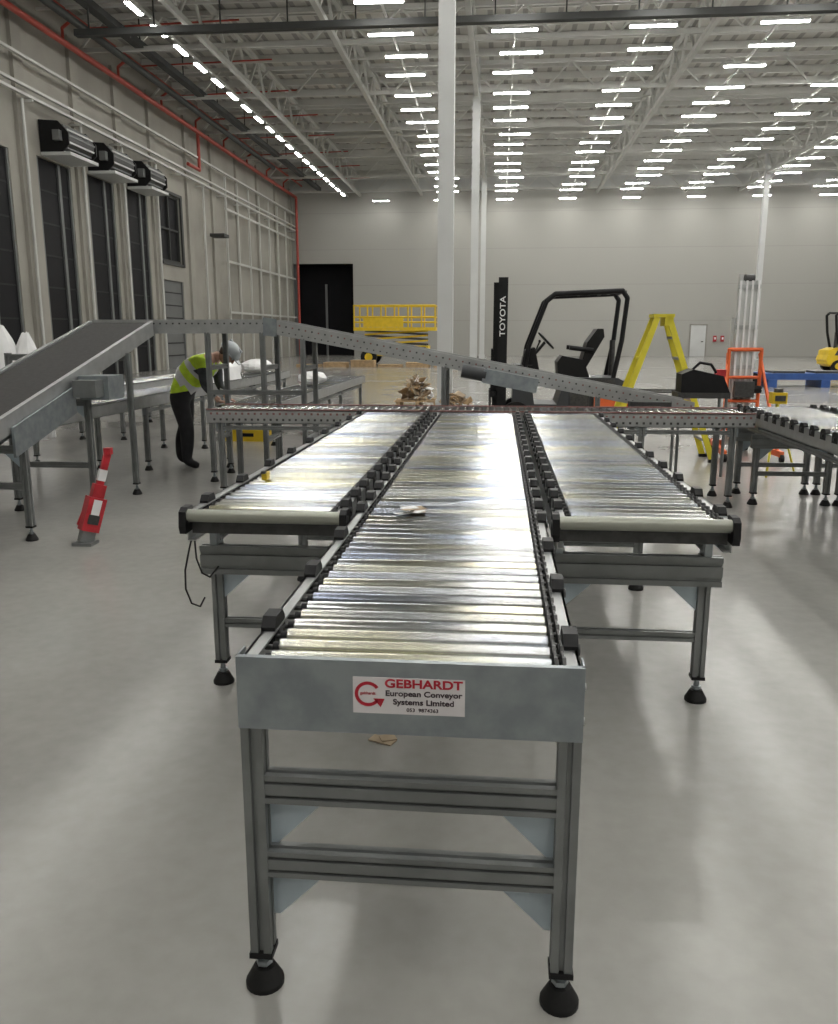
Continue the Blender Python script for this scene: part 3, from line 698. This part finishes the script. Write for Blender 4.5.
for s_,fx in ((-1,.10),(1,-.08)):
    h=addv((0.0,s_*.12,.84),.12,0); k=addv((.04+fx*.6,s_*.14,.50),.090,h); cf=addv((.0+fx,s_*.145,.32),.082,k); a=addv((-.02+fx,s_*.14,.09),.062,cf); t=addv((.13+fx,s_*.16,.045),.042,a)
    sh=addv((.35,s_*.20,1.23),.085,3); ue=addv((.37,s_*.24,1.08),.066,sh); el=addv((.37,s_*.245,.98),.054,ue); wr=addv((.46,s_*.17,.845),.036,el)
bm_=skin_mesh('worker',vs,ed,rd)
for m in (M_trou,M_hiv,M_refl,M_slee,M_skin,M_black): bm_.materials.append(m)
ax=(Vector((.34,0,1.24))-Vector((0,0,.94))).normalized(); o0=Vector((0,0,.94))
for p in bm_.polygons:
    c=p.center; p.use_smooth=True; t=(c-o0).dot(ax)
    if c.z<.09: k=5
    elif abs(c.y)>.165 and c.x>.26 and c.z<1.17: k=3
    elif t<-.05 or (c.z<.88): k=0
    elif t>.52: k=4
    else:
        k=1
        if .09<t<.15 or .27<t<.33: k=2
        if abs(abs(c.y)-.10)<.025 and t>.33: k=2
    p.material_index=k
worker=bpy.data.objects.new('worker',None); scene.collection.objects.link(worker); worker.matrix_world=W
body=bpy.data.objects.new('body',bm_); scene.collection.objects.link(body); body.parent=worker
h=MB(); R=Matrix.Rotation(math.radians(50),3,'Y'); C=Vector((.575,0,1.315))
def hp(x,y,z): return C+R@Vector((x,y,z))
h.ball(C,(.093,.075,.115),M_skin,R,16); h.ball(hp(.025,0,-.065),(.06,.052,.05),M_skin,R,12)
h.ball(hp(-.02,0,.02),(.09,.08,.10),M_hair,R,14)
h.extr([hp(.085,-.014,-.03),hp(.085,.014,-.03),hp(.118,0,-.03)],R@Vector((-.01,0,.045)),M_skin)
for s_ in (-1,1):
    h.ball(hp(.083,s_*.031,.012),(.012,.016,.010),M_white,R,8); h.ball(hp(.092,s_*.031,.012),(.006,.007,.007),M_hair,R,8)
    h.ball(hp(.0,s_*.078,-.005),(.02,.012,.032),M_skin,R,8); h.beam(hp(.088,s_*.015,.035),hp(.084,s_*.048,.035),.008,.008,M_hair)
h.ball(hp(.082,0,-.065),(.008,.025,.006),M_lred,R,8)
h.ball(hp(-.005,0,.04),(.135,.115,.12),M_helm,R,20,half=True)
h.cyl(hp(-.005,0,.034),hp(-.005,0,.046),.124,M_helm,20)
h.extr([hp(.08,-.08,.036),hp(.17,-.045,.028),hp(.18,0,.026),hp(.17,.045,.028),hp(.08,.08,.036)],R@Vector((0,0,.01)),M_helm)
h.beam(hp(-.10,0,.125),hp(.09,0,.13),.03,.05,M_helm)
h.build('head_and_helmet',parent=worker)
def hand(s_):
    g=MB(); wr=Vector((.465,s_*.165,.84)); pc=Vector((.50,s_*.150,.806))
    Rr=Matrix.Rotation(math.radians(40),3,'Y')
    g.cyl(wr,pc,.028,M_skin,10,r2=.034); g.ball(pc,(.048,.040,.018),M_skin,Rr,12)
    for i,(dy,L) in enumerate(((-.030,.062),(-.010,.072),(.010,.068),(.028,.052))):
        p0=pc+Vector((.028,dy,-.012)); p1=p0+Vector((L*.45,dy*.15,-.004)); p2=p1+Vector((L*.3,0,-.010)); p3=p2+Vector((L*.2,0,-.010))
        g.cyl(p0,p1,.0092,M_skin,8,r2=.0088); g.cyl(p1,p2,.0088,M_skin,8,r2=.0078); g.cyl(p2,p3,.0078,M_skin,8,r2=.006)
        for q,rr in ((p1,.009),(p2,.008),(p3,.0062)): g.ball(q,(rr,)*3,M_skin,seg=8)
    q0=pc+Vector((-.01,-s_*.03,-.008)); q1=q0+Vector((.025,-s_*.022,-.008)); q2=q1+Vector((.024,-s_*.004,-.006))
    g.cyl(q0,q1,.012,M_skin,8,r2=.0105); g.cyl(q1,q2,.0105,M_skin,8,r2=.008); g.ball(q1,(.0108,)*3,M_skin,seg=8); g.ball(q2,(.0082,)*3,M_skin,seg=8)
    g.build('hand_left' if s_>0 else 'hand_right',parent=worker)
hand(1); hand(-1)

# ------------------------------------------------------------------ world & camera
w=bpy.data.worlds.new('World'); scene.world=w; w.use_nodes=True
w.node_tree.nodes['Background'].inputs['Color'].default_value=(.02,.025,.035,1); w.node_tree.nodes['Background'].inputs['Strength'].default_value=.5
cam=bpy.data.cameras.new('camera'); co=bpy.data.objects.new('camera',cam); scene.collection.objects.link(co)
cam.sensor_fit='HORIZONTAL'; cam.sensor_width=36; cam.lens=36*840/838
co.location=(0,0,1.55); co.rotation_euler=(math.radians(78),0,math.radians(5.32)); cam.clip_end=300; cam.clip_start=.05
scene.camera=co
scene.view_settings.view_transform='Standard'; scene.view_settings.look='None'; scene.view_settings.exposure=0.0
